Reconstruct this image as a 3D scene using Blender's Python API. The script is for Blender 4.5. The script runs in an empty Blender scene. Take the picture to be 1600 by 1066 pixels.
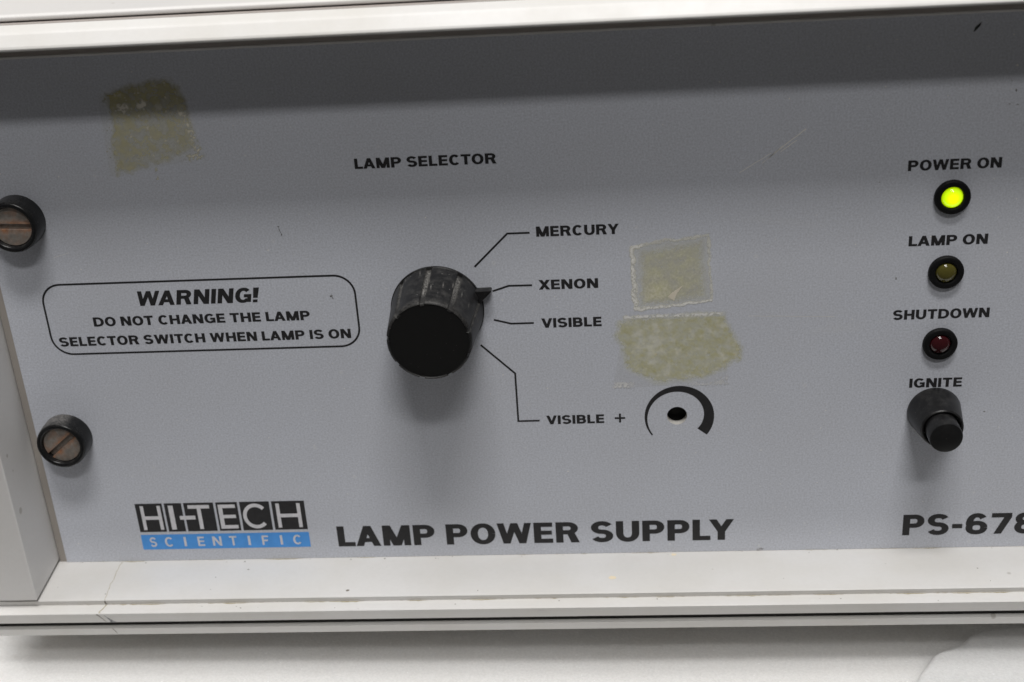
import bpy, bmesh, math, random
from mathutils import Vector, Matrix, noise
random.seed(7)
PI = math.pi
scene = bpy.context.scene
MM = 0.001
COL = scene.collection

# ------------------------------------------------------------------ camera, light, exposure
cam_data = bpy.data.cameras.new("camera")
cam = bpy.data.objects.new("camera", cam_data); COL.objects.link(cam)
CR = ((0.9964466769, -0.0789307614, 0.0293931110), (0.0587821322, 0.9016422205, 0.4284693304), (-0.0603214814, -0.4252190507, 0.9030781128))
cam.matrix_world = Matrix(((CR[0][0], CR[0][2], -CR[0][1], 0.0252578436),
                           (CR[1][0], CR[1][2], -CR[1][1], -0.2885255106),
                           (CR[2][0], CR[2][2], -CR[2][1], 0.1360700962), (0, 0, 0, 1)))
cam_data.sensor_width = 36.0
cam_data.lens = 36.0 * 2083.68 / 1600.0
cam_data.clip_start = 0.005; cam_data.clip_end = 50
cam_data.dof.use_dof = True
cam_data.dof.focus_distance = 0.315
cam_data.dof.aperture_fstop = 15.0
cam_data.dof.aperture_blades = 7
scene.camera = cam

world = bpy.data.worlds.new("World"); scene.world = world
world.use_nodes = True
bg = world.node_tree.nodes["Background"]
bg.inputs[0].default_value = (1.0, 0.97, 0.94, 1); bg.inputs[1].default_value = 0.055

def area(name, loc, target, sx, sy, power, color):
    d = bpy.data.lights.new(name, 'AREA'); d.shape = 'RECTANGLE'; d.size = sx; d.size_y = sy
    d.energy = power; d.color = color
    o = bpy.data.objects.new(name, d); COL.objects.link(o); o.location = loc
    z = (Vector(loc) - Vector(target)).normalized()
    x = Vector((1, 0, 0)); y = z.cross(x).normalized(); x = y.cross(z)
    o.rotation_euler = Matrix((x, y, z)).transposed().to_euler()
    return o
area("ceiling_tube_near", (0.24, -1.10, 1.328), (0, 0, 0), 0.5, 0.11, 6.9, (1.0, 0.98, 0.96))
area("ceiling_tube_above", (0.10, -0.50, 1.43), (0, 0, 0), 0.55, 0.18, 13.6, (1.0, 0.98, 0.96))
area("ceiling_panel", (-0.45, -0.04, 1.5), (0, 0, 0), 1.3, 0.45, 13.0, (1.0, 0.985, 0.97))

vs = scene.view_settings
scene.display_settings.display_device = 'sRGB'
vs.view_transform = 'Standard'; vs.look = 'None'; vs.exposure = 0.0; vs.gamma = 1.0
vs.use_curve_mapping = False
scene.render.engine = 'CYCLES'
scene.cycles.max_bounces = 8
scene.cycles.use_denoising = True

# ------------------------------------------------------------------ material helpers
class NT:
    def __init__(s, name):
        s.m = bpy.data.materials.new(name); s.m.use_nodes = True
        s.t = s.m.node_tree; s.b = s.t.nodes["Principled BSDF"]
        s.out = s.t.nodes["Material Output"]
        s.co = s.t.nodes.new("ShaderNodeTexCoord").outputs["Object"]
    def n(s, typ, **kw):
        nd = s.t.nodes.new(typ)
        for k, v in kw.items():
            if k in ('operation', 'blend_type', 'data_type', 'feature', 'attribute_name', 'noise_dimensions'): setattr(nd, k, v)
        return nd
    def link(s, a, b): s.t.links.new(a, b)
    def noise(s, scale, detail=3.0, rough=0.55, vec=None, dist=0.0):
        nd = s.n("ShaderNodeTexNoise"); nd.inputs["Scale"].default_value = scale
        nd.inputs["Detail"].default_value = detail; nd.inputs["Roughness"].default_value = rough
        nd.inputs["Distortion"].default_value = dist
        s.link(vec or s.co, nd.inputs["Vector"]); return nd.outputs["Fac"]
    def stretch(s, sc):
        nd = s.n("ShaderNodeMapping"); nd.inputs["Scale"].default_value = sc
        s.link(s.co, nd.inputs["Vector"]); return nd.outputs["Vector"]
    def ramp(s, fac, lo, hi, a=0.0, b=1.0):
        nd = s.n("ShaderNodeMapRange"); s.link(fac, nd.inputs["Value"])
        nd.inputs["From Min"].default_value = lo; nd.inputs["From Max"].default_value = hi
        nd.inputs["To Min"].default_value = a; nd.inputs["To Max"].default_value = b
        return nd.outputs["Result"]
    def math(s, op, a, b):
        nd = s.n("ShaderNodeMath", operation=op)
        for i, v in enumerate((a, b)):
            if isinstance(v, (int, float)): nd.inputs[i].default_value = v
            else: s.link(v, nd.inputs[i])
        return nd.outputs[0]
    def mix(s, fac, a, b):
        nd = s.n("ShaderNodeMix", data_type='RGBA')
        if isinstance(fac, (int, float)): nd.inputs[0].default_value = fac
        else: s.link(fac, nd.inputs[0])
        for i, v in ((6, a), (7, b)):
            if isinstance(v, tuple): nd.inputs[i].default_value = (*v, 1)
            else: s.link(v, nd.inputs[i])
        return nd.outputs[2]
    def color(s, c):
        if isinstance(c, tuple): s.b.inputs["Base Color"].default_value = (*c, 1)
        else: s.link(c, s.b.inputs["Base Color"])
    def rough(s, r):
        if isinstance(r, (int, float)): s.b.inputs["Roughness"].default_value = r
        else: s.link(r, s.b.inputs["Roughness"])
    def bump(s, h, strength, dist):
        nd = s.n("ShaderNodeBump"); nd.inputs["Strength"].default_value = strength
        nd.inputs["Distance"].default_value = dist
        s.link(h, nd.inputs["Height"]); s.link(nd.outputs[0], s.b.inputs["Normal"])
    def specks(s, scale, thr, soft=0.0):
        # sparse round specks: voronoi cells, only some cells carry one
        v = s.n("ShaderNodeTexVoronoi"); v.inputs["Scale"].default_value = scale
        s.link(s.co, v.inputs["Vector"])
        sep = s.n("ShaderNodeSeparateColor"); s.link(v.outputs["Color"], sep.inputs[0])
        size = s.ramp(sep.outputs[0], thr, 1.0, 0.0, 0.22)
        return s.ramp(s.math('SUBTRACT', size, v.outputs["Distance"]), 0.0, 0.06)

def painted(name, base, dirt, rough=0.5, bump=0.25, dirt_amt=0.35, scale=1.0):
    k = NT(name)
    big = k.ramp(k.noise(35 * scale, 4, 0.6), 0.35, 0.75)
    fine = k.noise(900, 2)
    c = k.mix(k.math('MULTIPLY', big, dirt_amt), base, dirt)
    c = k.mix(k.ramp(fine, 0.3, 0.7, 0.0, 0.10), c, tuple(x * 0.75 for x in base))
    sp = k.specks(210, 0.93)
    c = k.mix(k.math('MULTIPLY', sp, 0.45), c, (0.20, 0.17, 0.12))
    k.color(c); k.rough(k.ramp(big, 0, 1, rough - 0.06, rough + 0.08))
    k.bump(k.noise(1500, 3), bump, 0.00006)
    return k.m

def plastic(name, base, rough, dust=0.5, dustcol=(0.27, 0.26, 0.25), gloss=0.35, speck=None):
    k = NT(name)
    geo = k.n("ShaderNodeNewGeometry"); sep = k.n("ShaderNodeSeparateXYZ"); k.link(geo.outputs["Normal"], sep.inputs[0])
    up = k.ramp(sep.outputs[2], -0.1, 0.9)
    n1 = k.ramp(k.noise(500, 5, 0.7), 0.45, 0.75)
    sp = k.specks(1300, 0.80)
    at = k.n("ShaderNodeAttribute", attribute_name="dust")
    f = k.math('MULTIPLY', k.math('MULTIPLY', n1, up), dust)
    f = k.math('ADD', f, k.math('MULTIPLY', at.outputs["Fac"], k.ramp(k.noise(2200, 4, 0.75), 0.40, 0.66, 0.1, 1.0)))
    f = k.math('ADD', f, k.math('MULTIPLY', sp, dust * 0.9 if speck is None else speck))
    fm = k.n("ShaderNodeClamp"); k.link(f, fm.inputs[0])
    k.color(k.mix(fm.outputs[0], base, dustcol))
    k.rough(k.ramp(fm.outputs[0], 0, 1, rough, 0.85))
    k.b.inputs["Specular IOR Level"].default_value = gloss
    k.bump(k.noise(2500, 2), 0.15, 0.00004)
    return k.m

# panel paint: blue grey lacquer with a faint flake, smudges, specks
k = NT("grey_panel_paint")
base = (0.57, 0.594, 0.655)
fine = k.ramp(k.noise(2200, 2, 0.65), 0.28, 0.72)
blot = k.ramp(k.noise(28, 4, 0.6), 0.3, 0.75)
c = k.mix(fine, tuple(x * 0.82 for x in base), tuple(x * 1.15 for x in base))
c = k.mix(k.math('MULTIPLY', blot, 0.18), c, (0.42, 0.41, 0.41))
streak = k.ramp(k.noise(60, 5, 0.65, k.stretch((0.35, 1, 1.6)), 0.6), 0.62, 0.85)
c = k.mix(k.math('MULTIPLY', streak, 0.26), c, (0.62, 0.62, 0.62))
s1 = k.specks(330, 0.93); s2 = k.specks(620, 0.95)
c = k.mix(k.math('MULTIPLY', s1, 0.14), c, (0.85, 0.83, 0.78))
c = k.mix(k.math('MULTIPLY', s2, 0.35), c, (0.80, 0.80, 0.78))
k.color(c); k.rough(k.ramp(blot, 0, 1, 0.42, 0.55))
k.b.inputs["Specular IOR Level"].default_value = 0.35
k.bump(k.noise(1800, 3), 0.10, 0.00005)
PANEL = k.m

WHITE = painted("off_white_rail_paint", (0.705, 0.698, 0.685), (0.55, 0.52, 0.45), 0.45, 0.22, 0.42)
COVER = painted("white_cover_paint", (0.70, 0.69, 0.68), (0.62, 0.59, 0.54), 0.45, 0.22, 0.25)
CHEEK = painted("light_grey_cheek_paint", (0.675, 0.665, 0.655), (0.55, 0.535, 0.515), 0.5, 0.6, 0.20)
STRIP = painted("taupe_strip", (0.34, 0.31, 0.28), (0.24, 0.22, 0.2), 0.6, 0.3, 0.4)
DARKMETAL = painted("brown_grey_groove", (0.44, 0.40, 0.375), (0.32, 0.28, 0.25), 0.6, 0.3, 0.4)
BLACKP = plastic("black_knob_plastic", (0.011, 0.011, 0.0115), 0.42, 0.14, (0.34, 0.33, 0.31), 0.22, 0.55)
KNOBFACE = plastic("knob_face_plastic", (0.008, 0.008, 0.008), 0.45, 0.05, gloss=0.3, speck=0.10)
COLLAR = plastic("black_collar_plastic", (0.009, 0.0092, 0.0098), 0.26, 0.08, gloss=0.25)
BUTTON = plastic("black_button_plastic", (0.009, 0.009, 0.0095), 0.34, 0.10, gloss=0.3, speck=0.3)
BEZEL = plastic("black_bezel_plastic", (0.006, 0.006, 0.0065), 0.55, 0.05, gloss=0.15)

k = NT("printed_black_ink"); n_ = k.ramp(k.noise(700, 4, 0.7), 0.2, 0.8)
k.color(k.mix(n_, (0.014, 0.014, 0.016), (0.030, 0.029, 0.030))); k.rough(0.5); k.b.inputs["Specular IOR Level"].default_value = 0.3
INK = k.m
k = NT("printed_white_ink"); k.color(k.mix(k.ramp(k.noise(600, 3), 0.3, 0.7), (0.72, 0.71, 0.74), (0.60, 0.60, 0.63))); k.rough(0.5); WINK = k.m
k = NT("printed_blue_ink"); k.color(k.mix(k.ramp(k.noise(500, 3), 0.3, 0.7), (0.075, 0.34, 0.84), (0.065, 0.30, 0.75))); k.rough(0.5); BLUEINK = k.m
k = NT("dirt_mark"); k.color((0.20, 0.18, 0.15)); k.rough(0.8); DIRT = k.m
k = NT("yellow_dirt_mark"); k.color(k.mix(k.ramp(k.noise(900, 3), 0.35, 0.65), (0.50, 0.46, 0.36), (0.33, 0.28, 0.17))); k.rough(0.8); YDIRT = k.m
k = NT('grey_scuff'); k.color(k.mix(k.ramp(k.noise(1500, 3), .4, .6), (0.42, 0.42, 0.44), (0.10, 0.10, 0.10))); k.rough(0.7); SCUFF = k.m
k = NT('cream_primer'); k.color((0.80, 0.70, 0.52)); k.rough(0.7); CREAMP = k.m
k = NT("pale_scratch"); k.color((0.80, 0.78, 0.74)); k.rough(0.5); SCRATCH = k.m
k = NT("dark_void"); k.color((0.008, 0.008, 0.008)); k.rough(0.7); VOID = k.m
k = NT('groove_shade'); k.color(k.mix(k.noise(800, 3), (0.045,0.042,0.04),(0.02,0.019,0.018))); k.rough(0.8); GROOVESHADE = k.m  # near-black colour standing in for the shade inside the bottom groove
k = NT("bare_aluminium"); k.color((0.72, 0.70, 0.66)); k.rough(0.45); k.b.inputs["Metallic"].default_value = 0.3; ALU = k.m
k = NT("rubber"); k.color((0.02, 0.02, 0.02)); k.rough(0.8); RUBBER = k.m

k = NT("rusty_steel")
r1 = k.ramp(k.noise(420, 5, 0.7, None, 0.8), 0.44, 0.64)
sx = k.n("ShaderNodeSeparateXYZ"); k.link(k.co, sx.inputs[0]); az = k.math('ABSOLUTE', sx.outputs[2], 0)
near = k.math('MULTIPLY', k.math('MULTIPLY', k.ramp(az, 0.0020, 0.0010), k.ramp(az, 0.00060, 0.00074)), k.ramp(k.noise(600, 4, 0.7), 0.35, 0.6, 0.25, 1.0))
rf = k.n("ShaderNodeClamp"); k.link(k.math('ADD', k.math('MULTIPLY', r1, 0.42), k.math('MULTIPLY', near, 0.75)), rf.inputs[0])
steel = k.mix(k.ramp(k.noise(900, 4), 0.3, 0.7), (0.36, 0.33, 0.295), (0.22, 0.20, 0.18))
rust = k.mix(k.ramp(k.noise(1300, 3), 0.35, 0.65), (0.33, 0.15, 0.07), (0.20, 0.10, 0.055))
k.color(k.mix(rf.outputs[0], steel, rust)); k.rough(k.ramp(rf.outputs[0], 0, 1, 0.38, 0.8))
k.link(k.ramp(rf.outputs[0], 0, 1, 0.5, 0.0), k.b.inputs["Metallic"]); k.bump(k.noise(1500, 4), 0.5, 0.00008)
STEEL = k.m

def lens_mat(name, base, glow=None):
    k = NT(name); k.color(base); k.rough(0.12)
    k.b.inputs["Coat Weight"].default_value = 0.08; k.b.inputs["Coat Roughness"].default_value = 0.06
    k.b.inputs["Transmission Weight"].default_value = 0.0
    if glow:
        k.b.inputs["Emission Color"].default_value = (*glow, 1); dn = k.n('ShaderNodeVectorMath', operation='LENGTH'); k.link(k.stretch((1, 0, 1)), dn.inputs[0])
        k.link(k.ramp(dn.outputs['Value'], 0.0003, 0.0024, 1.8, 0.5), k.b.inputs["Emission Strength"])
    return k.m
GREEN = lens_mat("lit_green_lens", (0.20, 0.40, 0.01), (0.66, 0.98, 0.0))
OLIVE = lens_mat("unlit_olive_lens", (0.085, 0.075, 0.016))
RED = lens_mat("unlit_red_lens", (0.038, 0.005, 0.007))

k = NT("white_foam")
cell = k.n("ShaderNodeTexVoronoi"); cell.inputs["Scale"].default_value = 1300; k.link(k.co, cell.inputs["Vector"])
g = k.noise(1500, 4, 0.7)
c = k.mix(k.ramp(g, 0.3, 0.7), (0.73, 0.725, 0.715), (0.85, 0.845, 0.835))
c = k.mix(k.math('MULTIPLY', k.specks(650, 0.72), 0.7), c, (0.97, 0.97, 0.97))  # near-white specks paint the foam's sparkle into its colour
c = k.mix(k.ramp(k.noise(30, 3), 0.35, 0.75, 0, 0.25), c, (0.70, 0.68, 0.65))
k.color(c); k.rough(0.5); k.bump(k.math('ADD', g, cell.outputs["Distance"]), 0.30, 0.0003)
k.b.inputs["Subsurface Weight"].default_value = 0.9; k.b.inputs["Subsurface Radius"].default_value = (1.0, 0.975, 0.95); k.b.inputs["Subsurface Scale"].default_value = 0.013
FOAM = k.m

# residue: colour and cover come from the torn film itself (vertex colours made by fractal noise)
k = NT("tape_residue")
a = k.n("ShaderNodeAttribute", attribute_name="film")
k.link(a.outputs["Color"], k.b.inputs["Base Color"]); k.rough(k.ramp(k.noise(1500, 3), 0.3, 0.7, 0.3, 0.6))
k.bump(k.noise(1100, 4, 0.7), 0.5, 0.00012)
tr = k.n("ShaderNodeBsdfTransparent"); mx = k.n("ShaderNodeMixShader")
k.link(a.outputs["Alpha"], mx.inputs[0]); k.link(tr.outputs[0], mx.inputs[1]); k.link(k.b.outputs[0], mx.inputs[2])
k.link(mx.outputs[0], k.out.inputs["Surface"])
FILM = k.m

# ------------------------------------------------------------------ mesh helpers (millimetres, x right, y away from camera, z up)
ROOT_LOC = Vector((0, 110, -84.9)) * MM
def build(name, bm, mat, parent=None, loc=(0, 0, 0), smooth=False, bevel=0.0, seg=2, auto=None, label=None):
    me = bpy.data.meshes.new(name)
    bmesh.ops.recalc_face_normals(bm, faces=bm.faces)
    bm.to_mesh(me); bm.free()
    me.transform(Matrix.Scale(MM, 4))
    for m in (mat if isinstance(mat, (list, tuple)) else [mat]): me.materials.append(m)
    if smooth:
        for p in me.polygons: p.use_smooth = True
    o = bpy.data.objects.new(name, me); COL.objects.link(o)
    if smooth and auto:
        md = o.modifiers.new("split", 'EDGE_SPLIT'); md.split_angle = math.radians(auto)
    if bevel:
        md = o.modifiers.new("bevel", 'BEVEL'); md.width = bevel * MM; md.segments = seg; md.limit_method = 'ANGLE'; md.angle_limit = math.radians(35)
        md.harden_normals = False
        for p in me.polygons: p.use_smooth = False
    o.location = Vector(loc) * MM
    if parent is not None:
        o.parent = parent
        pw = Vector((0, 0, 0)); q = parent
        while q is not None: pw += Vector(q.location) ; q = q.parent if q.parent else None
        o.location = Vector(loc) * MM - pw
    if label: o['label'] = label
    return o

def box(bm, x0, x1, y0, y1, z0, z1):
    v = [bm.verts.new(p) for p in ((x0,y0,z0),(x1,y0,z0),(x1,y1,z0),(x0,y1,z0),(x0,y0,z1),(x1,y0,z1),(x1,y1,z1),(x0,y1,z1))]
    for f in ((0,1,2,3),(4,5,6,7),(0,1,5,4),(1,2,6,5),(2,3,7,6),(3,0,4,7)): bm.faces.new([v[i] for i in f])

def extrude_profile(bm, prof, x0, x1, nx=1):
    rings = []
    for i in range(nx + 1):
        x = x0 + (x1 - x0) * i / nx
        rings.append([bm.verts.new((x, y, z)) for y, z in prof])
    n = len(prof)
    for a, b in zip(rings, rings[1:]):
        for i in range(n): bm.faces.new((a[i], a[(i+1) % n], b[(i+1) % n], b[i]))
    bm.faces.new(rings[0]); bm.faces.new(rings[-1][::-1])

def lathe(bm, prof, seg=64, rfun=None):
    """prof: (radius, depth) along -y (towards the viewer); axis along y through the origin"""
    rings = []
    for r, d in prof:
        if r < 1e-6: rings.append([bm.verts.new((0, -d, 0))]); continue
        ring = []
        for i in range(seg):
            t = 2 * PI * i / seg
            rr = rfun(r, d, t) if rfun else r
            ring.append(bm.verts.new((rr * math.sin(t), -d, rr * math.cos(t))))
        rings.append(ring)
    for a, b in zip(rings, rings[1:]):
        if len(a) == 1 and len(b) == 1: continue
        for i in range(seg):
            j = (i + 1) % seg
            if len(a) == 1: bm.faces.new((a[0], b[i], b[j]))
            elif len(b) == 1: bm.faces.new((a[i], a[j], b[0]))
            else: bm.faces.new((a[i], a[j], b[j], b[i]))
    return rings

def vattr(o, name, fn):
    at = o.data.attributes.new(name, 'FLOAT', 'POINT')
    for i, v in enumerate(o.data.vertices): at.data[i].value = fn(v.co / MM)

# ------------------------------------------------------------------ lettering drawn as strokes of an elliptical pen
def stroke(pts, tv, th):
    out = []; off = []
    for i, p in enumerate(pts):
        a = pts[max(i-1, 0)]; b = pts[min(i+1, len(pts)-1)]
        dx, dy = b[0]-a[0], b[1]-a[1]; l = math.hypot(dx, dy) or 1
        off.append((-dy/l*tv/2, dx/l*th/2))
    for i in range(len(pts)-1):
        p, q, o, r = pts[i], pts[i+1], off[i], off[i+1]
        out.append([(p[0]-o[0], p[1]-o[1]), (q[0]-r[0], q[1]-r[1]), (q[0]+r[0], q[1]+r[1]), (p[0]+o[0], p[1]+o[1])])
    return out
def arcp(cx, cy, a, b, t0, t1, n=2.3, k=28):
    o = []
    for i in range(k + 1):
        t = math.radians(t0 + (t1 - t0) * i / k); c, s = math.cos(t), math.sin(t)
        o.append((cx + a * math.copysign(abs(c) ** (2/n), c), cy + b * math.copysign(abs(s) ** (2/n), s)))
    return o
def R(x0, y0, x1, y1): return [(x0, y0), (x1, y0), (x1, y1), (x0, y1)]
def para(xb, xt, kk, y0=0.0, y1=1.0): return [(xb, y0), (xb+kk, y0), (xt+kk, y1), (xt, y1)]

def glyph(ch, tv, th, n=2.1):
    """list of pieces (each a list of polygons) and the advance, cap height 1"""
    k = tv * 1.02
    mid = 0.5
    if ch == ' ': return [], 0.36
    if ch == 'L': w = .78; return [[R(0,0,tv,1)], [R(tv,0,w,th)]], w
    if ch == 'I': return [[R(0,0,tv,1)]], tv
    if ch == 'E': w = .84; return [[R(0,0,tv,1)], [R(tv,0,w,th)], [R(tv,.5-th*.45,w*.95,.5+th*.5)], [R(tv,1-th,w*.985,1)]], w
    if ch == 'F': w = .80; return [[R(0,0,tv,1)], [R(tv,.46-th*.4,w*.9,.46+th*.6)], [R(tv,1-th,w,1)]], w
    if ch == 'H': w = 1.02; return [[R(0,0,tv,1)], [R(w-tv,0,w,1)], [R(tv,.5-th*.5,w-tv,.5+th*.5)]], w
    if ch == 'T': w = .92; return [[R(0,1-th,w,1)], [R(w/2-tv/2,0,w/2+tv/2,1-th)]], w
    if ch == 'N': w = 1.04; return [[R(0,0,tv,1)], [R(w-tv,0,w,1)], [para(w-k*1.12, 0, k*1.12)]], w
    if ch == 'M':
        w = 1.24; c = w/2; return [[R(0,0,tv*.95,1)], [R(w-tv*.95,0,w,1)], [para(c-k*.55, 0, k*1.1)], [para(c-k*.55, w-k*1.1, k*1.1)]], w
    if ch == 'A':
        w = 1.12; return [[para(0, w/2-k/2, k)], [para(w-k, w/2-k/2, k)], [R(w*.2,.2,w*.8,.2+th*.95)]], w
    if ch == 'V': w = 1.10; return [[para(w/2-k/2, 0, k)], [para(w/2-k/2, w-k, k)]], w
    if ch == 'W':
        w = 1.52; kk = k*.92; b1 = w*.27-kk/2; b2 = w*.73-kk/2
        return [[para(b1, 0, kk)], [para(b1, w/2-kk/2, kk)], [para(b2, w/2-kk/2, kk)], [para(b2, w-kk, kk)]], w
    if ch == 'X': w = 1.08; return [[para(0, w-k*1.1, k*1.1)], [para(w-k*1.1, 0, k*1.1)]], w
    if ch == 'Y':
        w = 1.08; s = w/2-tv/2; return [[R(s,0,s+tv,.44)], [para(s, 0, k, .40, 1)], [para(s+tv-k, w-k, k, .40, 1)]], w
    if ch in 'OQ': w = 1.10; return [stroke(arcp(w/2,.5,(w-tv)/2,(1.03-th)/2,0,360,n,56), tv, th)], w
    if ch == 'C': w = 1.03; return [stroke(arcp(w/2,.5,(w-tv)/2,(1.03-th)/2,42,318,n,48), tv, th)], w
    if ch == 'G':
        w = 1.08; return [stroke(arcp(w/2,.5,(w-tv)/2,(1.03-th)/2,42,322,n,48), tv, th), [R(w*.54,.36,w,.36+th)], [R(w-tv*.85,.04,w,.36)]], w
    if ch == 'S':
        w = .96; b = (1.03-th)/4; a = (w-tv)/2
        p = arcp(w/2,.5+b,a,b,22,270,n,30)[:-1] + arcp(w/2,.5-b,a*1.02,b,90,-158,n,30)
        return [stroke(p, tv, th)], w
    if ch == 'U':
        w = 1.02; c = .42; p = [(tv/2,1)] + arcp(w/2,c,(w-tv)/2,c+.015-th/2,180,360,n,28) + [(w-tv/2,1)]
        return [stroke(p, tv, th)], w
    if ch == 'D':
        w = 1.06; c = w*.42; p = [(tv,1-th/2)] + arcp(c,.5,w-tv/2-c,(1-th)/2,90,-90,n,30) + [(tv,th/2)]
        return [[R(0,0,tv,1)], stroke(p, tv, th)], w
    if ch in 'PR':
        w = .96 if ch == 'P' else 1.04; wb = .96 if ch == 'P' else .98
        lo = .36 if ch == 'P' else .40; c = wb*.56; hi = 1-th/2; lc = lo+th/2
        p = [(tv,hi)] + arcp(c,(hi+lc)/2,wb-tv/2-c,(hi-lc)/2,90,-90,n,24) + [(tv,lc)]
        out = [[R(0,0,tv,1)], stroke(p, tv, th)]
        if ch == 'R': out.append([[(w-k*1.12,0),(w,0),(w*.50+k*.95,lo+th*.3),(w*.50-k*.1,lo+th*.3)]])
        return out, w
    if ch == 'B':
        w = .98; m = .5+th*.06; c = w*.56; out = [[R(0,0,tv,1)]]
        for hi, lc, ww in ((1-th/2, m, w*.95), (m, th/2, w)):
            out.append(stroke([(tv,hi)] + arcp(c,(hi+lc)/2,ww-tv/2-c,(hi-lc)/2,90,-90,n,20) + [(tv,lc)], tv, th))
        return out, w
    if ch == '!': return [[[(0.0,.30),(tv,.30),(tv*1.12,1),(-tv*.12,1)]], [R(0,0,tv,.19)]], tv
    if ch == '-': return [[R(0,.30,.46,.30+th)]], .46
    if ch == '+': return [[R(0,.5-th/2,.78,.5+th/2)], [R(.39-tv*.36,.09,.39+tv*.36,.91)]], .78
    if ch == '7': w = .90; return [[R(0,1-th,w,1)], [para(w*.16, w-k*1.05, k*1.05, 0, 1-th)]], w
    if ch == '8':
        w = .98; m = .53; return [stroke(arcp(w/2,(1.015-th/2+m)/2,(w-tv)/2*.94,(1.015-th/2-m)/2,0,360,2.2,40), tv, th), stroke(arcp(w/2,(m+th/2-.015)/2,(w-tv)/2,(m-th/2+.015)/2,0,360,2.2,40), tv, th)], w
    if ch == '6':
        w = .98; return [stroke(arcp(w/2,.315,(w-tv)/2,(.66-th)/2,0,360,2.2,40), tv, th), stroke(arcp(w/2,.5,(w-tv)/2,(1.03-th)/2,38,186,2.3,30), tv, th)], w
    raise KeyError(ch)

def flat(bm, poly, y, dz=0.0):
    vs = [bm.verts.new((p[0], y, p[1])) for p in poly]
    try: bm.faces.new(vs)
    except ValueError: pass

KERN = {'LA': -.10, 'WA': -.17, 'CT': -.07, 'CH': -.03, 'TC': -.05, 'CU': -.03, 'RY': -.06, 'LY': -.2, 'AM': -.02, 'HA': -.05, 'AN': -.03, 'AR': -.03, 'TO': -.05, 'OW': -.05, 'WE': -.03, 'WN': -.03, 'OT': -.04, 'DO': -.03, 'XE': -.05, 'VI': -.05}
INK_Y = -0.035
def lettering(words, x0, x1, z0, h, mat, parent, label, tv=.29, th=.20, gap=.15, slant=0.0, y=INK_Y, space=.36, name='lettering', extra=None):
    items = []; x = 0.0
    for i, ch in enumerate(words):
        pcs, adv = glyph(ch, tv, th)
        if ch == ' ': x += space; continue
        x += KERN.get(words[i-1:i+1], 0) if i else 0
        items.append((x, pcs)); x += adv + gap
    tot = x - gap; sx = (x1 - x0) / tot
    bm = bmesh.new(); lv = 0
    for ox, pcs in items:
        for j, pc in enumerate(pcs):
            for poly in pc:
                flat(bm, [(x0 + (ox + px) * sx + slant * pz * h, z0 + pz * h) for px, pz in poly], y - 0.003 * j)
    return build(name, bm, mat, parent, label=label)

def line_marks(name, polylines, w, mat, parent, y=INK_Y, label=None, closed=False):
    bm = bmesh.new()
    for pl in polylines:
        pts = list(pl)
        n = len(pts); L = []; Rr = []
        for i in range(n):
            p = Vector(pts[i])
            if closed: a, b = Vector(pts[i-1]), Vector(pts[(i+1) % n])
            else: a, b = Vector(pts[max(i-1,0)]), Vector(pts[min(i+1,n-1)])
            d1 = (p-a).normalized() if (p-a).length > 1e-9 else (b-p).normalized()
            d2 = (b-p).normalized() if (b-p).length > 1e-9 else d1
            t = (d1+d2).normalized(); nn = Vector((-t.y, t.x)); m = 1/max(0.4, abs(nn.dot(Vector((-d1.y, d1.x)))))
            L.append(bm.verts.new((p.x+nn.x*w/2*m, y, p.y+nn.y*w/2*m))); Rr.append(bm.verts.new((p.x-nn.x*w/2*m, y, p.y-nn.y*w/2*m)))
        for i in range(n if closed else n-1):
            j = (i+1) % n; bm.faces.new((L[i], L[j], Rr[j], Rr[i]))
    return build(name, bm, mat, parent, label=label)

# ------------------------------------------------------------------ the setting: foam covered table
bm = bmesh.new()
N = 60
def gy(i): return -56 + 616 * i / N
grid = [[bm.verts.new((-450 + 900*i/N, gy(j), -84.9 + 2.6*(1 - min(1, max(0, (-450 + 900*i/N + 135)/150))))) for j in range(N+1)] for i in range(N+1)]
for i in range(N):
    for j in range(N): bm.faces.new((grid[i][j], grid[i+1][j], grid[i+1][j+1], grid[i][j+1]))
tb = build('table_surface', bm, FOAM); tb['kind'] = 'structure'

# loose sheet of foam with a torn corner, lying at the right in front of the supply
bm = bmesh.new()
rim = [(90,-36.5),(94.2,-28.3),(96.4,-23.6),(99.5,-19.4),(101.1,-16.6),(103.5,-14.9),(106.5,-13.6),(109.2,-12.0),(111.3,-9.6),(114.2,-7.3),(119,-6.0),(126.4,-5.2),(150,-3.5),(200,-4),(280,-8),(286,-30),(280,-50),(180,-52),(95,-51.5),(89,-47)]
pts = []
for i in range(len(rim)):
    a, b = Vector(rim[i]), Vector(rim[(i+1) % len(rim)])
    m = max(1, int((b-a).length / 1.5))
    for q in range(m):
        p = a.lerp(b, q/m); o = noise.noise(Vector((p.x*.35, p.y*.35, 3.1))) * 0.45
        pts.append((p.x + o, p.y + o*.6))
bot = [bm.verts.new((x, y, -84.85)) for x, y in pts]; top = [bm.verts.new((x, y, -81.7)) for x, y in pts]
n = len(pts)
for i in range(n): bm.faces.new((bot[i], bot[(i+1) % n], top[(i+1) % n], top[i]))
bm.faces.new(top); bm.faces.new(bot[::-1])
fs = build('foam_sheet', bm, FOAM, bevel=1.6, seg=5)
fs['label'] = 'white grainy foam sheet with a ragged corner lying in front of the instrument'; fs['category'] = 'foam sheet'

# ------------------------------------------------------------------ the instrument
unit = bpy.data.objects.new('lamp_power_supply', None); COL.objects.link(unit)
unit.location = ROOT_LOC
unit['label'] = 'grey lamp power supply with black rotary selector, indicator lights and white rails'; unit['category'] = 'power supply'

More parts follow.
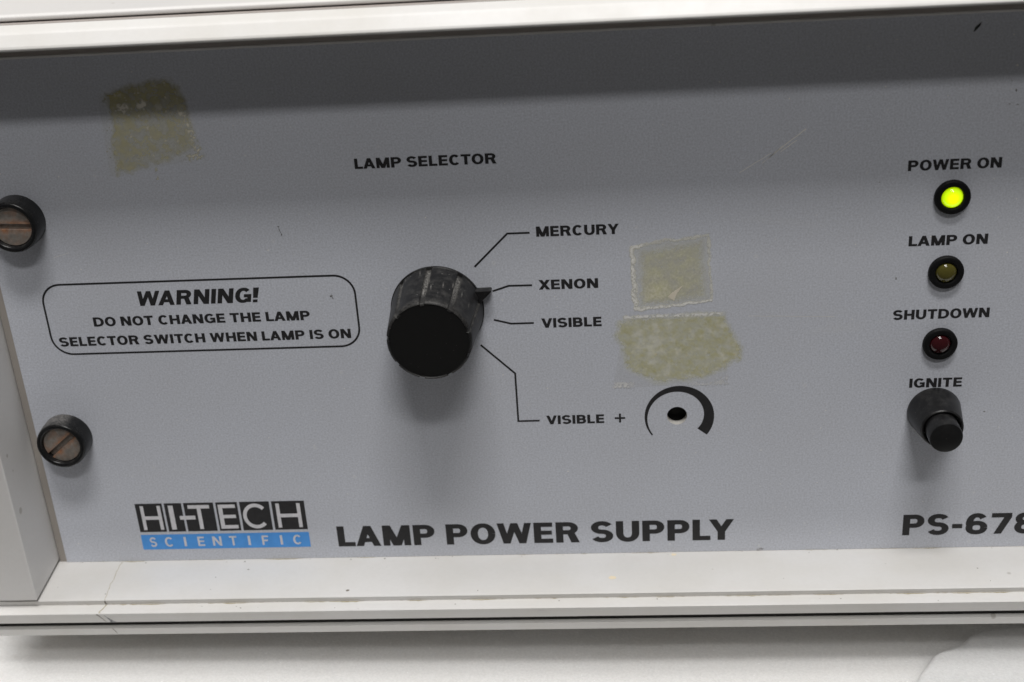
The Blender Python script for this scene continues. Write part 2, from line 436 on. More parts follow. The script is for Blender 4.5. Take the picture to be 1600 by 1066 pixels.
# case behind the panel
bm = bmesh.new(); box(bm, -137.5, 196, 4.2, 240, -71.4, 81.2)
build('case', bm, CHEEK, unit, bevel=1.0)
bm = bmesh.new()
extrude_profile(bm, [(-10.2, 83.35), (-10.2, 84.15), (-9.6, 84.65), (245, 87.7), (245, 81.45), (4.4, 81.45), (-4.0, 82.55)], -138.5, 197)
build('top_cover', bm, COVER, unit, bevel=0.25)

# top rail: two sloping facets, a groove behind, dark return lip above the panel
def arcpts(c, r, a0, a1, k=4):
    return [(c[0]+r*math.cos(math.radians(a0+(a1-a0)*i/k)), c[1]+r*math.sin(math.radians(a0+(a1-a0)*i/k))) for i in range(k+1)]
bm = bmesh.new()
extrude_profile(bm, [(4.0, 77.2), (-15.6, 78.05), (-17.3, 78.5), (-17.55, 78.85), (-17.3, 79.35), (-15.5, 81.5), (-15.05, 81.9), (-14.5, 82.15),
                     (-12.3, 82.9), (-11.9, 82.9), (-11.7, 82.65), (-11.5, 81.05), (4.0, 81.05)], -138.2, 196.5)
build('top_rail', bm, WHITE, unit, bevel=0.12)
bm = bmesh.new(); box(bm, -126, 160, -1.4, 3.8, 74.0, 77.0)
build('return_lip', bm, DARKMETAL, unit, bevel=0.1)
bm = bmesh.new(); box(bm, -126, 160, -2.0, -0.05, 73.45, 73.98)
build('panel_edge_trim', bm, CHEEK, unit, bevel=0.15)

# bottom rail: ledge, step, lip, groove
bm = bmesh.new()
extrude_profile(bm, [(4.0, -61.35), (-17.05, -61.35), (-17.2, -61.5), (-16.8, -62.9), (-20.55, -62.9), (-20.7, -63.05), (-19.35, -66.6), (-19.15, -66.75),
                     (-15.8, -66.75), (-15.8, -68.8), (-18.1, -68.85), (-18.55, -69.2), (-17.85, -71.6), (-17.5, -71.85), (4.0, -71.85)], -137.6, 196.5)
rail = build('bottom_rail', bm, WHITE, unit)
# crack and dents on the bottom rail
def crack_strip(pts3, w, name, mat, label=None):
    bm = bmesh.new(); prev = None
    for i, p in enumerate(pts3):
        ww = w[i] if isinstance(w, list) else w
        a = bm.verts.new((p[0]-ww/2, p[1], p[2])); b = bm.verts.new((p[0]+ww/2, p[1], p[2]))
        if prev: bm.faces.new((prev[0], prev[1], b, a))
        prev = (a, b)
    return build(name, bm, mat, rail, label=label)
ledge = []; ws = []
for i in range(24):
    t = i/23; ledge.append((-107.75 + 1.0*t + noise.noise(Vector((t*9, 1.7, 0)))*0.55, -0.3 - 16.9*t, -61.32)); ws.append(0.10 + 0.22*abs(noise.noise(Vector((t*14, 5.2, 0)))))
crack_strip(ledge, ws, 'crack', YDIRT, 'yellowish hairline crack across the ledge')
crack_strip([(-106.6,-17.25,-61.5),(-106.7,-17.08,-62.1),(-106.5,-16.88,-62.8)], [.25,.35,.5], 'crack', DIRT)
crack_strip([(-106.5,-17.0,-62.87),(-106.7,-18.0,-62.87),(-106.9,-19.0,-62.87),(-107.4,-19.9,-62.87),(-107.1,-20.5,-62.87)], [.4,.2,.35,.3,.6], 'crack', YDIRT)
crack_strip([(-107.9,-20.72,-63.1),(-107.4,-20.39,-64.0),(-106.9,-20.0,-65.0),(-106.4,-19.48,-66.4)], [.5,.25,.2,.12], 'crack', DIRT)
crack_strip([(-106.1,-20.54,-63.6),(-105.6,-20.2,-64.5),(-105.0,-19.83,-65.5),(-104.5,-19.4,-66.6)], [.1,.3,.7,1.5], 'chip', SCUFF)
crack_strip([(-105.6,-18.62,-69.1),(-105.2,-18.37,-70.0),(-104.8,-18.05,-71.1)], [.15,.22,.1], 'crack', DIRT)
bm = bmesh.new()
for cx, cz, r in ((4.5,-64.25,.42),(4.1,-64.0,.22),(5.1,-64.45,.25)):
    bm.faces.new([bm.verts.new((cx+r*math.cos(t)*1.3, -20.7-0.06-0.002*cx/4+0.38*(-63.05-(cz+r*.6*math.sin(t)+.1*math.cos(3*t))), cz+r*.6*math.sin(t)+.1*math.cos(3*t))) for t in [2*PI*q/12 for q in range(12)]])
build('paint_chip', bm, COVER, rail)
bm = bmesh.new()
for q in range(46):
    x = random.uniform(-122, 128); y = random.choice((random.uniform(-1.2,-0.2), random.uniform(-16.7,-0.3), random.uniform(-20.3,-17.4)))
    z = -61.32 if y > -17.0 else -62.87
    r = random.uniform(.07,.22); s = random.uniform(.5,1.6)
    bm.faces.new([bm.verts.new((x+r*s*math.cos(t)*random.uniform(.7,1.2), y+r*math.sin(t)*random.uniform(.7,1.2), z-0.002*(q % 5))) for t in [2*PI*e/7 for e in range(7)]])
for (cx, cy, r, m_) in ((22.3,-10.8,.75,'c'),(-44.5,-14.5,.4,'d'),(38,-1.2,.6,'c')):
    b2 = bmesh.new(); b2.faces.new([b2.verts.new((cx+r*1.3*math.cos(t)*random.uniform(.7,1.2), cy+r*math.sin(t)*random.uniform(.7,1.2), -61.31)) for t in [2*PI*e/9 for e in range(9)]])
    build('paint_chip', b2, CREAMP if m_ == 'c' else DIRT, rail)
o = build('dirt_fleck', bm, DIRT, rail); o['kind'] = 'stuff'

bm = bmesh.new(); box(bm, -138.0, 196.3, -17.5, -15.9, -68.78, -66.77)
build('groove_shade_strip', bm, GROOVESHADE, unit)  # dark strip added so the bottom groove reads as deep shade
bm = bmesh.new(); box(bm, -138.0, 196.3, -11.45, -9.6, 81.1, 82.95)
build('groove_shade_strip', bm, DARKMETAL, unit)  # brown-grey strip added to give the top groove its shaded tone
for nm, yy, zz, ax in (('grime', -16.95, -62.86, 0), ('grime', -0.12, -61.32, 1)):
    bm = bmesh.new(); prev = None
    for i in range(420):
        x = -123 + i*0.62
        w = max(0.0, noise.noise(Vector((x*.13, 3.3+ax*7, 0)))*.9 + noise.noise(Vector((x*.7, 9.1, ax)))*.5 - .05) * (.55 if ax else .8) + .02
        p = (bm.verts.new((x, yy, zz)), bm.verts.new((x, yy-w, zz)))
        if prev: bm.faces.new((prev[0], p[0], p[1], prev[1]))
        prev = p
    build(nm, bm, YDIRT, rail, label='yellowish grime in the corner of the ledge')
# end cheeks
for (xa, xb, lab) in ((-137.8, -125.05, None), (160.4, 190, None)):
    bm = bmesh.new()
    if xa < 0: pf = [(xa, -18.0), (-123.9, -18.0), (-125.1, 3.9), (xa, 3.9)]
    else: pf = [(xa, 3.9), (xa-.6, -18.0), (xb, -18.0), (xb, 3.9)]
    b_ = [bm.verts.new((x, y, -60.65)) for x, y in pf]; t_ = [bm.verts.new((x, y, 77.1 if y > -10 else 77.6)) for x, y in pf]
    for i in range(4): bm.faces.new((b_[i], b_[(i+1) % 4], t_[(i+1) % 4], t_[i]))
    bm.faces.new(b_[::-1]); bm.faces.new(t_)
    build('end_cheek', bm, CHEEK, unit, bevel=0.35, seg=3)
bm = bmesh.new(); box(bm, -124.75, -122.85, 0.25, 3.6, -61.3, 77.1)
build('trim_strip', bm, STRIP, unit, bevel=0.1)
for sx in (-120, 170):
    for sy in (6, 210):
        bm = bmesh.new(); lathe(bm, [(0,0),(9,0),(9,0)], 8); bm.free()
        bm = bmesh.new(); bmesh.ops.create_cone(bm, cap_ends=True, segments=32, radius1=8, radius2=9, depth=13.4, matrix=Matrix.Translation((sx, sy+20, -78.15)))
        build('rubber_foot', bm, RUBBER, unit)

# ------------------------------------------------------------------ front panel with a real hole
HX, HZ, HR = 39.2, -21.5, 2.45
bm = bmesh.new()
X0, X1, Z0, Z1 = -122.8, 160.0, -61.3, 77.1
S = 5.0
for (a, b, c_, d) in ((X0, HX-S, Z0, Z1), (HX+S, X1, Z0, Z1), (HX-S, HX+S, Z0, HZ-S), (HX-S, HX+S, HZ+S, Z1)):
    bm.faces.new([bm.verts.new(p) for p in ((a,0,c_),(b,0,c_),(b,0,d),(a,0,d))])
sq = []; ci = []; inn = []
K = 48
for i in range(K):
    t = 2*PI*(i+.5)/K; c_, s_ = math.cos(t), math.sin(t); m = S/max(abs(c_), abs(s_))
    sq.append(bm.verts.new((HX+c_*m, 0, HZ+s_*m))); ci.append(bm.verts.new((HX+c_*HR, 0, HZ+s_*HR))); inn.append(bm.verts.new((HX+c_*HR, 2.0, HZ+s_*HR)))
for i in range(K):
    j = (i+1) % K
    bm.faces.new((sq[i], sq[j], ci[j], ci[i]))
    f = bm.faces.new((ci[i], ci[j], inn[j], inn[i])); f.material_index = 1
for q in (0, 1, 2, 3):     # corners of the square left by the angular fan
    t = PI/4 + q*PI/2; cx, cz = HX + math.copysign(S, math.cos(t)), HZ + math.copysign(S, math.sin(t))
    near = sorted(range(K), key=lambda i: (sq[i].co.x-cx)**2 + (sq[i].co.z-cz)**2)[:2]
    bm.faces.new((bm.verts.new((cx, 0, cz)), sq[near[0]], sq[near[1]]))
for a, b in (((X0,Z0),(X1,Z0)), ((X1,Z0),(X1,Z1)), ((X1,Z1),(X0,Z1)), ((X0,Z1),(X0,Z0))):
    bm.faces.new([bm.verts.new(p) for p in ((a[0],0,a[1]),(b[0],0,b[1]),(b[0],2.2,b[1]),(a[0],2.2,a[1]))])
panel = build('front_panel', bm, [PANEL, ALU], unit)
bm = bmesh.new()
lathe(bm, [(HR+1.2, -2.05), (HR+1.2, -4.0), (0, -4.0)], 32)
build('adjuster_well', bm, VOID, panel, loc=(HX, 0, HZ))

INKL = [('LAMP SELECTOR', -33.2, -0.8, 44.45, 2.45), ('MERCURY', 7.25, 26.3, 26.45, 2.5), ('XENON', 7.15, 21.1, 13.15, 2.45),
        ('VISIBLE', 7.3, 21.6, 3.25, 2.45), ('VISIBLE', 7.2, 21.4, -23.0, 2.42),
        ('WARNING!', -90.2, -59.7, 12.3, 3.8), ('DO NOT CHANGE THE LAMP', -101.7, -48.2, 7.2, 2.45),
        ('SELECTOR SWITCH WHEN LAMP IS ON', -111.3, -38.8, 2.1, 2.45),
        ('POWER ON', 90.6, 110.9, 38.85, 2.45), ('LAMP ON', 91.9, 109.5, 20.9, 2.45), ('SHUTDOWN', 89.5, 111.5, 2.55, 2.45),
        ('IGNITE', 94.4, 106.7, -15.45, 2.45), ('LAMP POWER SUPPLY', -48.9, 53.3, -57.85, 6.2)]
for w, x0, x1, z0, h in INKL:
    sl = 0.20 if w == 'WARNING!' else 0.0
    big = h > 5
    lettering(w, x0, x1 - sl*h, z0, h, INK, panel, 'black lettering reading ' + w, slant=sl, tv=.325 if big else .31, th=.21 if big else .21, gap=.13, space=.38)
lettering('PS-678', 95.4, 128.2, -57.45, 6.1, INK, panel, 'black lettering reading PS-678', tv=.32, th=.21, gap=.15)
line_marks('plus_mark', [[(24.0,-21.75),(26.55,-21.75)]], .5, INK, panel)
line_marks('plus_mark', [[(25.28,-23.0),(25.28,-20.5)]], .5, INK, panel, y=INK_Y-.003)
# warning border
bp = []
x0, x1, z0, z1, r = -113.1, -36.6, -0.05, 18.5, 4.9
for cx, cz, a0 in ((x1-r, z1-r, 90), (x1-r, z0+r, 0), (x0+r, z0+r, -90), (x0+r, z1-r, -180)):
    for i in range(11):
        t = math.radians(a0 - 90*i/10); bp.append((cx+r*math.cos(t), cz+r*math.sin(t)))
line_marks('warning_border', [bp], .48, INK, panel, closed=True)
for pl in ([(-7.6,19.5),(0.55,27.5),(5.75,27.5)], [(-3.8,13.15),(0.1,14.4),(5.6,14.35)], [(-4.0,5.75),(0.1,4.6),(5.5,4.6)], [(-7.6,-0.8),(0.25,-8.7),(0.25,-21.9),(5.5,-21.9)]):
    line_marks('pointer_line', [pl], .46, INK, panel)
# arc that swells from lower left round to lower right
bm = bmesh.new(); prev = None
for i in range(61):
    t = i/60; a = math.radians(217 - 255*t); ro = 8.45; ri = ro - (0.35 + 2.55*t**1.05)
    p = (bm.verts.new((39.75+ro*math.cos(a), INK_Y, -21.75+ro*math.sin(a))), bm.verts.new((39.75+ri*math.cos(a), INK_Y, -21.75+ri*math.sin(a))))
    if prev: bm.faces.new((prev[0], p[0], p[1], prev[1]))
    prev = p
build('dial_arc', bm, INK, panel)
# company mark: black tiles, white letters, blue band
bm = bmesh.new()
tiles = [(-101.1,-93.9),(-93.35,-88.75),(-88.2,-80.3),(-79.7,-74.0),(-73.4,-65.6),(-65.0,-56.4)]
for a, b in tiles: flat(bm, [(a,-52.3),(b,-52.3),(b,-43.6),(a,-43.6)], INK_Y)
build('logo_tiles', bm, INK, panel)
bm = bmesh.new(); flat(bm, [(-101.2,-57.75),(-56.3,-57.75),(-56.3,-53.15),(-101.2,-53.15)], INK_Y)
build('logo_band', bm, BLUEINK, panel)
def letter_at(specs, mat, tv, th, label, y):
    bm = bmesh.new()
    for ch, x0, x1, z0, h, t_ in specs:
        pcs, adv = glyph(ch, t_, th, 2.05)
        for j, pc in enumerate(pcs):
            for poly in pc: flat(bm, [(x0 + px*(x1-x0)/adv, z0+pz*h) for px, pz in poly], y-.003*j)
    return build('logo_lettering', bm, mat, panel, label=label)
H_, Zb = 7.35, -51.65
letter_at([('H',-99.9,-94.5,Zb,H_,.17),('I',-92.4,-91.1,Zb,H_,.17),('T',-87.2,-81.5,Zb,H_,.165),('E',-79.2,-74.6,Zb,H_,.20),('C',-72.9,-66.2,Zb,H_,.145),('H',-64.0,-57.6,Zb,H_,.15)], WINK, .16, .145, 'white logo letters on black tiles', INK_Y-.02)
bm = bmesh.new(); flat(bm, [(-89.75,-48.65),(-85.6,-48.65),(-85.6,-47.5),(-89.75,-47.5)], INK_Y-.026); build('logo_hyphen', bm, WINK, panel)
sp = []
for i, ch in enumerate('SCIENTIFIC'):
    c_ = -98.15 + i*(38.6/9.0)
    wd = {'I': .62, 'S': 1.75, 'C': 2.3, 'N': 2.4, 'E': 1.8, 'T': 2.0, 'F': 1.75}[ch]
    sp.append((ch, c_-wd/2, c_+wd/2, -56.9, 2.9, .24 if ch not in 'I' else .2))
letter_at(sp, WINK, .22, .17, 'white spaced letters on a blue band', INK_Y-.02)

# ------------------------------------------------------------------ marks left on the panel by use
def fbm(x, y, s, o=4):
    v = 0; a = .5; f = s
    for _ in range(o): v += a*noise.noise(Vector((x*f, y*f, 11.3))); a *= .5; f *= 2.1
    return v
def sdpoly(p, poly):
    """signed distance, negative inside"""
    d = 1e9; ins = False; n = len(poly)
    for i in range(n):
        a = poly[i]; b = poly[i-1]
        ex, ey = b[0]-a[0], b[1]-a[1]; wx, wy = p[0]-a[0], p[1]-a[1]
        t = max(0, min(1, (wx*ex+wy*ey)/(ex*ex+ey*ey))); dx, dy = wx-ex*t, wy-ey*t
        d = min(d, dx*dx+dy*dy)
        if ((a[1] > p[1]) != (b[1] > p[1])) and (p[0] < (b[0]-a[0])*(p[1]-a[1])/(b[1]-a[1])+a[0]): ins = not ins
    return -math.sqrt(d) if ins else math.sqrt(d)
def sm(a, b, x):
    t = max(0, min(1, (x-a)/(b-a))); return t*t*(3-2*t)
def lerp3(a, b, t): return tuple(a[i]+(b[i]-a[i])*t for i in range(3))
def residue(x0, x1, z0, z1, fn, label, step=0.17):
    nx = int((x1-x0)/step); nz = int((z1-z0)/step); bm = bmesh.new(); cols = []
    g = []
    for i in range(nx+1):
        row = []
        for j in range(nz+1):
            x = x0+(x1-x0)*i/nx; z = z0+(z1-z0)*j/nz
            col = fn(x, z); cols.append(col)
            row.append(bm.verts.new((x, -0.05 - 0.05*col[3]*(0.6+fbm(x, z, 1.2)), z)))
        g.append(row)
    lay = {v: cols[i] for i, v in enumerate(bm.verts)}
    keep = []
    for i in range(nx):
        for j in range(nz):
            q = (g[i][j], g[i+1][j], g[i+1][j+1], g[i][j+1])
            if max(lay[v][3] for v in q) > 0.02: bm.faces.new(q)
    loose = [v for v in bm.verts if not v.link_faces]
    kept = [lay[v] for v in bm.verts if v.link_faces]
    bmesh.ops.delete(bm, geom=loose, context='VERTS')
    o = build('tape_residue', bm, FILM, panel, smooth=True, label=label)
    at = o.data.attributes.new('film', 'FLOAT_COLOR', 'POINT')
    for i, c_ in enumerate(kept): at.data[i].color = c_
    return o
YEL, CREAM, WHT, OLV = (0.68,0.66,0.41), (0.80,0.77,0.62), (0.92,0.91,0.88), (0.62,0.59,0.40)
Bo = [(28.4,23.6),(47.0,25.9),(47.9,8.6),(29.2,6.7)]; Bi = [(30.9,22.0),(45.2,24.0),(46.2,9.9),(31.4,8.4)]
def fB(x, z):
    w = fbm(x, z, .5)*1.0; d = sdpoly((x, z), Bo) + w*.9; di = sdpoly((x, z), Bi) + w*1.8 + fbm(x, z, 1.5)*.8
    n1 = fbm(x, z, .5, 5); n2 = fbm(x+40, z, 2.2, 4)
    film = 1-sm(-.25, .15, d); inner = 1-sm(-2.0, 1.2, di)
    low = sm(20, 9, z)*sm(44, 33, x)
    c_ = lerp3(OLV, YEL, sm(-.3, .4, n1+.35*low)); c_ = lerp3(c_, CREAM, sm(.05, .4, n2+.25*low)*.8)
    a = film*(.12 + inner*(.36+.25*n1+.28*low+.25*n2))
    # frayed white rim
    leftw = 1.0 if x < 31 else .65
    band = sm(1.15*leftw+.1, .1, abs(d+.55*leftw)); rim_ = band*(.32 + .6*sm(-.25, .2, n2+.15+.3*fbm(x, z, .35))) * (1.0 if (x < 31.5 or z < 9.3) else .7) * sm(-.45, -.05, fbm(x, z+33, .22, 2)+.1)
    c_ = lerp3(c_, WHT, rim_); a = max(a, rim_*.95)
    chip = sdpoly((x, z), [(37.3,10.3),(38.8,9.2),(39.3,10.9),(40.6,12.9),(38.9,11.8)]) + n2*.25
    if chip < 0: c_ = (0.74,0.68,0.56); a = .95
    return (*c_, max(0, min(1, a*film if chip >= 0 else a)))
residue(27.2, 49.2, 5.6, 27.0, fB, 'squarish faded tape residue with a frayed white border')
Cp = [(24.5,0.6),(25.9,4.3),(31.4,5.2),(38.2,5.3),(45.7,5.7),(50.6,5.2),(52.0,1.3),(54.8,-3.8),(54.4,-6.3),(50.3,-8.8),(45.7,-11.2),(38.1,-11.7),(34.2,-12.3),(27.4,-8.1),(26.7,-3.8)]
Cr = [(27.0,5.7),(50.8,5.9),(51.4,-13.2),(23.8,-13.4)]
def fC(x, z):
    w = fbm(x, z, .45)*1.3; d = sdpoly((x, z), Cp) + w - .5; n1 = fbm(x, z, .7, 3); n2 = fbm(x+20, z+9, .55, 4); n3 = fbm(x, z+60, 1.5, 2)
    body = 1-sm(-1.7, .5, d + .8*fbm(x, z+5, 1.6, 3))
    whitish = sm(-.25, .55, n2*1.3 + .25*n1 + .1*n3 + .35*sm(9, 1, math.hypot(x-33.5, z+3.0)) - .16)
    c_ = lerp3(YEL, (0.60,0.57,0.28), sm(-.3, .4, n1+.6*n3)); c_ = lerp3(c_, (0.88,0.87,0.79), whitish*.65)
    c_ = lerp3(c_, (0.62,0.47,0.18), sm(.28, .45, n3)*.6)
    a = body*(.50+.3*n1+.2*n3+.12*whitish)
    dr = sdpoly((x, z), Cr)
    film = 1-sm(-.1, .05, dr); a2 = film*.13
    edge = sm(.9, .1, abs(dr+.4))*sm(-.1, .25, n3+.15)
    top = edge*sm(4.3, 5.2, z)*sm(51, 49, x); cl = edge*sm(-12.2, -12.9, z)*sm(29.5, 27, x); crn = edge*sm(-9.5, -12, z)*sm(40, 44, x)
    rim_ = max(top, cl*.9, crn*.6)
    tri = sm(.8, .0, abs(z+12.6)-.4)*sm(4.5, 1.0, abs(x-26.2))*.75*film*sm(-.3,.2,n3+.1) + sm(1.5, .2, abs(z+12.2)-.4)*sm(2.2, .6, abs(x-49.8))*.6*film*sm(-.3,.2,n3)
    rim_ = max(rim_, tri)
    if body < .05: c_ = (0.60,0.60,0.58)
    c_ = lerp3(c_, WHT, rim_)
    return (*c_, max(0, min(1, max(a, a2, rim_*.8))))
residue(23.0, 56.2, -14.2, 7.0, fC, 'large yellow blotch of dried glue with a torn outline')
Ap = [(-87.7,64.2),(-83,65.7),(-78.5,66.4),(-73.5,67.1),(-70.8,64.6),(-69.6,60.9),(-69.3,55.6),(-69.2,51.2),(-73.6,48.9),(-81.3,46.8),(-88.7,45.4),(-88.6,50.5),(-87.3,57.9)]
Ar = [(-89.6,64.0),(-72.0,67.6),(-67.8,48.6),(-90.4,45.0)]
def fA(x, z):
    w = fbm(x, z, .5)*1.0; d = sdpoly((x, z), Ap) + w - .4; n1 = fbm(x, z, .6, 3); n3 = fbm(x, z+60, 1.5, 2)
    body = 1-sm(-1.2, .4, d+.6*fbm(x, z+5, 1.6, 3)); up = sm(59, 62.5, z + fbm(x, z, .8))
    c_ = lerp3(OLV, (0.66,0.60,0.30), sm(-.35, .2, n1)); c_ = lerp3(c_, (0.40,0.35,0.11), up*.8)
    a = body*(.36+.30*n1+.2*fbm(x+7, z, 0.9, 2)+.14*up + .12*sm(-80, -88, x))
    dr = sdpoly((x, z), Ar); film = 1-sm(-.1, .05, dr); a = max(a, film*.06)
    fl = film*sm(.27, .36, n3)*(.8 if z < 60 else .9)*sm(-.25,.2,fbm(x,z,.3)+.05)
    rimR = sm(1.3, .2, abs(dr+.6))*sm(-.12, .2, n3)*sm(-74, -70, x)*sm(62,58,z)
    blob = max(sm(1.5, .8, math.hypot((x+80.1)*1.1, z-61.6)+n3), sm(1.3,.5, math.hypot((x+84.5)*.7, z-60.8)+n3*2), sm(1.0,.5, math.hypot(x+76.2, z-60.9)+n3)*.6, sm(.9,.4, math.hypot(x+71.4, z-59.2)+n3))
    hole = sm(.7, .4, math.hypot(x+80.4, z-62.3)+n3*.5)
    tops = sm(1.0, .2, abs(dr+1.0))*sm(.05, .3, fbm(x+3, z, .9, 3))*sm(61, 64, z)
    vein = sm(.5, .1, abs(x+79.3+.8*fbm(3, z, .5, 2)))*sm(-.05, .3, fbm(x, z+12, .8, 3))*sm(59, 56, z)
    fl = max(fl, rimR, blob*(1-hole), tops*.7, vein*.7)
    c_ = lerp3(c_, (0.85,0.81,0.70), fl)
    return (*c_, max(0, min(1, max(a, fl*.9))))
residue(-91.4, -66.8, 43.8, 68.6, fA, 'olive tape stain with pale torn flecks')

def blot(bm, x, z, rx, rz, rot=0.0, y=-0.03, k=10, j=.25):
    c_, s_ = math.cos(rot), math.sin(rot); vs = []
    for i in range(k):
        t = 2*PI*i/k; m = 1+random.uniform(-j, j); u, v = rx*m*math.cos(t), rz*m*math.sin(t)
        vs.append(bm.verts.new((x+u*c_-v*s_, y, z+u*s_+v*c_)))
    bm.faces.new(vs)
for x, z, rx, rz, r in ((103.1,70.3,1.2,.30,.9),(112.4,56.2,.16,.4,.2),(111.2,53.2,.3,.12,0),(113.0,53.0,.2,.15,0),(111.3,58.3,.22,.1,0),(-42.4,13.3,.38,.3,0),(-42.1,12.7,.12,.3,.3),(-52.6,30.3,.10,.9,.25),(-52.3,29.2,.12,.5,-.4),(-52.8,31.2,.2,.2,0),(112.6,-22.4,.3,.22,0),(84.6,36.5,.13,.16,0),(89.6,13.1,.2,.4,.2),(60.0,-60.9,.8,.35,.2)):
    bm = bmesh.new(); blot(bm, x, z, rx, rz, r, y=-0.03)
    build('scuff_mark', bm, VOID if z > 60 else SCUFF, panel)
bm = bmesh.new()
for q in range(150):
    x = random.uniform(-120, 122); z = random.uniform(-59, 72); r = random.uniform(.05, .15) * (1.6 if random.random() < .1 else 1)
    blot(bm, x, z, r*random.uniform(.7,1.6), r, random.uniform(0, 3), y=-0.028-0.0002*(q % 9), k=7)
o = build('dust_fleck', bm, SCRATCH, panel); o['kind'] = 'stuff'
def scratch(pts, w):
    bm = bmesh.new(); prev = None
    for i, p in enumerate(pts):
        a = bm.verts.new((p[0], -0.026, p[1]+w/2)); b = bm.verts.new((p[0]+w*.4, -0.026, p[1]-w/2))
        if prev: bm.faces.new((prev[0], a, b, prev[1]))
        prev = (a, b)
    build('scratch', bm, SCRATCH, panel)
for a, b, w in (((53.5,40.0),(60.5,44.3),.13),((60.0,43.3),(68.0,49.6),.2),((62.5,44.5),(66.0,47.0),.16),((58.5,42.0),(63,45.9),.12),((-108,25.5),(-104,26.6),.07),((100.2,-3.5),(104.5,-2.2),.08),((56,4.7),(76,3.9),.09)):
    scratch([(a[0]+(b[0]-a[0])*t/12, a[1]+(b[1]-a[1])*t/12+random.uniform(-.06,.06)) for t in range(13)], w)

# ------------------------------------------------------------------ selector knob
NF = 9
def flute(t):
    a = (t - math.radians(-5)) / (2*PI/NF); f = (a - round(a)) * 360/NF
    return f
def knob_r(r, d, t):
    if d < 0.9 or r < 8: return r
    f = abs(flute(t)); g = sm(3.7, 2.9, f)
    return r - 0.42*g
bm = bmesh.new()
prof = [(10.95,0.05),(11.15,0.25),(11.15,0.85),(10.95,1.0)] + [(10.95-1.15*(i/10)**1.0, 1.0+16.2*i/10) for i in range(1,11)] + [(9.72,17.55),(9.5,17.85),(9.2,18.0)]
lathe(bm, prof, 270, knob_r)
knob = build('selector_knob', bm, BLACKP, unit, loc=(-17.2, 0, 9.0), smooth=True, auto=35)
def kd(p):
    t = math.atan2(p.x, p.z); f = abs(flute(t)); d = -p.y; r = math.hypot(p.x, p.z)
    v = sm(4.0, 2.7, f) * sm(1.0, 2.0, d) * sm(17.4, 9, d) * max(0.0, math.cos(t)+.25) * .6
    v += .16*max(0, math.cos(t))*sm(16.6, 17.5, d)*(r > 9)
    if random.random() < .012*max(0, math.cos(t)+.3) and r > 9 and 1 < d < 16.8: v += random.uniform(.5, 1.2)
    return v
vattr(knob, 'dust', kd)
bm = bmesh.new(); lathe(bm, [(9.2,18.0),(9.1,17.85),(8.9,17.82),(0,17.82)], 96)
build('knob_cap', bm, KNOBFACE, knob, loc=(-17.2, 0, 9.0))
bm = bmesh.new()
tri = [(-8.4,14.3),(-4.0,14.35),(-3.8,14.05),(-6.7,11.3),(-9.5,11.0)]
a_ = [bm.verts.new((x,-0.25,z)) for x, z in tri]; b_ = [bm.verts.new((x,-2.7,z)) for x, z in tri]
for i in range(len(tri)): bm.faces.new((a_[i], a_[(i+1) % 5], b_[(i+1) % 5], b_[i]))
bm.faces.new(a_); bm.faces.new(b_[::-1])
ptr = build('pointer', bm, BLACKP, knob, bevel=.15)

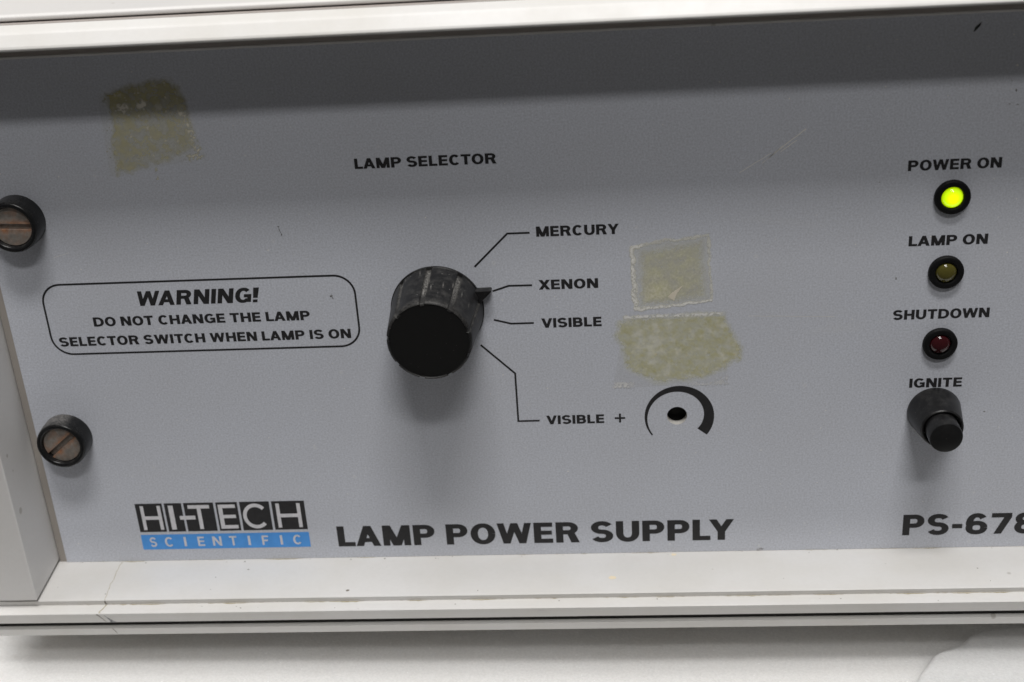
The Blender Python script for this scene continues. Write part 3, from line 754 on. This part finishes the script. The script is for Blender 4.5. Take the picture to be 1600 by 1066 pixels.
# ------------------------------------------------------------------ captive screws
def thumb_screw(x, z, ang, depth, mirror_dust):
    bm = bmesh.new()
    d = depth
    lathe(bm, [(6.35,0.02),(6.35,d*.5),(6.2,d-.7),(6.05,d-.25),(5.8,d-.03),(5.45,d),(5.1,d-.1),(4.85,d-.4),(4.75,d-1.9)], 72)
    col = build('thumb_screw', bm, COLLAR, unit, loc=(x, 0, z), smooth=True, auto=50)
    vattr(col, 'dust', lambda p: mirror_dust*sm(.55,.9, math.cos(math.atan2(p.x, p.z)+.45))*sm(d-.2, d-1.2, -p.y)*(math.hypot(p.x,p.z) > 5.5))
    bm = bmesh.new()
    hs = .72; R_ = 4.68; f0 = d-2.0; f1 = d-1.05
    lathe(bm, [(R_, f0-.6), (R_, f0), (0, f0)], 64)
    for s in (1, -1):
        a0 = math.asin(hs/R_); ring = [(R_*.985*math.cos(t), s*R_*.985*math.sin(t)) for t in [a0+(PI-2*a0)*i/30 for i in range(31)]]
        lo = [bm.verts.new((px, -f0+.01, pz)) for px, pz in ring]; hi = [bm.verts.new((px, -f1, pz)) for px, pz in ring]
        # extra row next to the slot so that the rust can sit there
        for i in range(31): bm.faces.new((lo[i], lo[(i+1) % 31], hi[(i+1) % 31], hi[i]))
        bm.faces.new(hi)
    bmesh.ops.subdivide_edges(bm, edges=[e for e in bm.edges if e.calc_length() > 3 and abs(e.verts[0].co.y+f1) < .01 and abs(e.verts[1].co.y+f1) < .01], cuts=6)
    bmesh.ops.triangulate(bm, faces=[f for f in bm.faces if len(f.verts) > 4])
    h = build('screw_head', bm, STEEL, col, loc=(x, 0, z)); h.rotation_euler = (0, -math.radians(ang), 0)
    return col
thumb_screw(-114.6, -23.05, 39, 5.4, 0.9)
thumb_screw(-114.3, 35.2, -3, 5.4, 0.12)

# ------------------------------------------------------------------ indicator lights
lamps = []
def indicator(z, mat, label):
    bm = bmesh.new()
    lathe(bm, [(3.98,0.02),(3.98,.8),(3.88,1.05),(3.7,1.15),(2.75,1.2),(2.6,1.1),(2.5,.9),(2.48,-1.0)], 56)
    b = build('indicator_light', bm, BEZEL, unit, loc=(100.7, 0, z), smooth=True, auto=60, label=label)
    bm = bmesh.new()
    lathe(bm, [(2.40,-.9),(2.40,.5)] + [(2.40*math.cos(math.radians(a)), .5+1.45*math.sin(math.radians(a))) for a in range(10, 90, 10)] + [(0,1.95)], 48)
    build('lens', bm, mat, b, loc=(100.62, 0, z), smooth=True, auto=70)
    return b
indicator(32.5, GREEN, 'lit yellow-green indicator light')
indicator(14.4, OLIVE, 'unlit olive indicator light')
indicator(-3.8, RED, 'unlit dark red indicator light')

# ------------------------------------------------------------------ push button
bm = bmesh.new()
lathe(bm, [(6.3,0.02),(6.38,.4),(6.25,1.0),(5.02,8.6),(4.9,8.95),(4.65,9.1),(4.35,9.0),(4.2,8.7),(4.15,6.5)], 72)
btn = build('push_button', bm, BUTTON, unit, loc=(100.65, 0, -21.9), smooth=True, auto=45)
bm = bmesh.new()
lathe(bm, [(3.92,5.5),(3.84,13.2),(3.72,13.5),(3.5,13.6),(0,13.6)], 64)
build('plunger', bm, BUTTON, btn, loc=(100.55, 0, -21.8), smooth=True, auto=40)
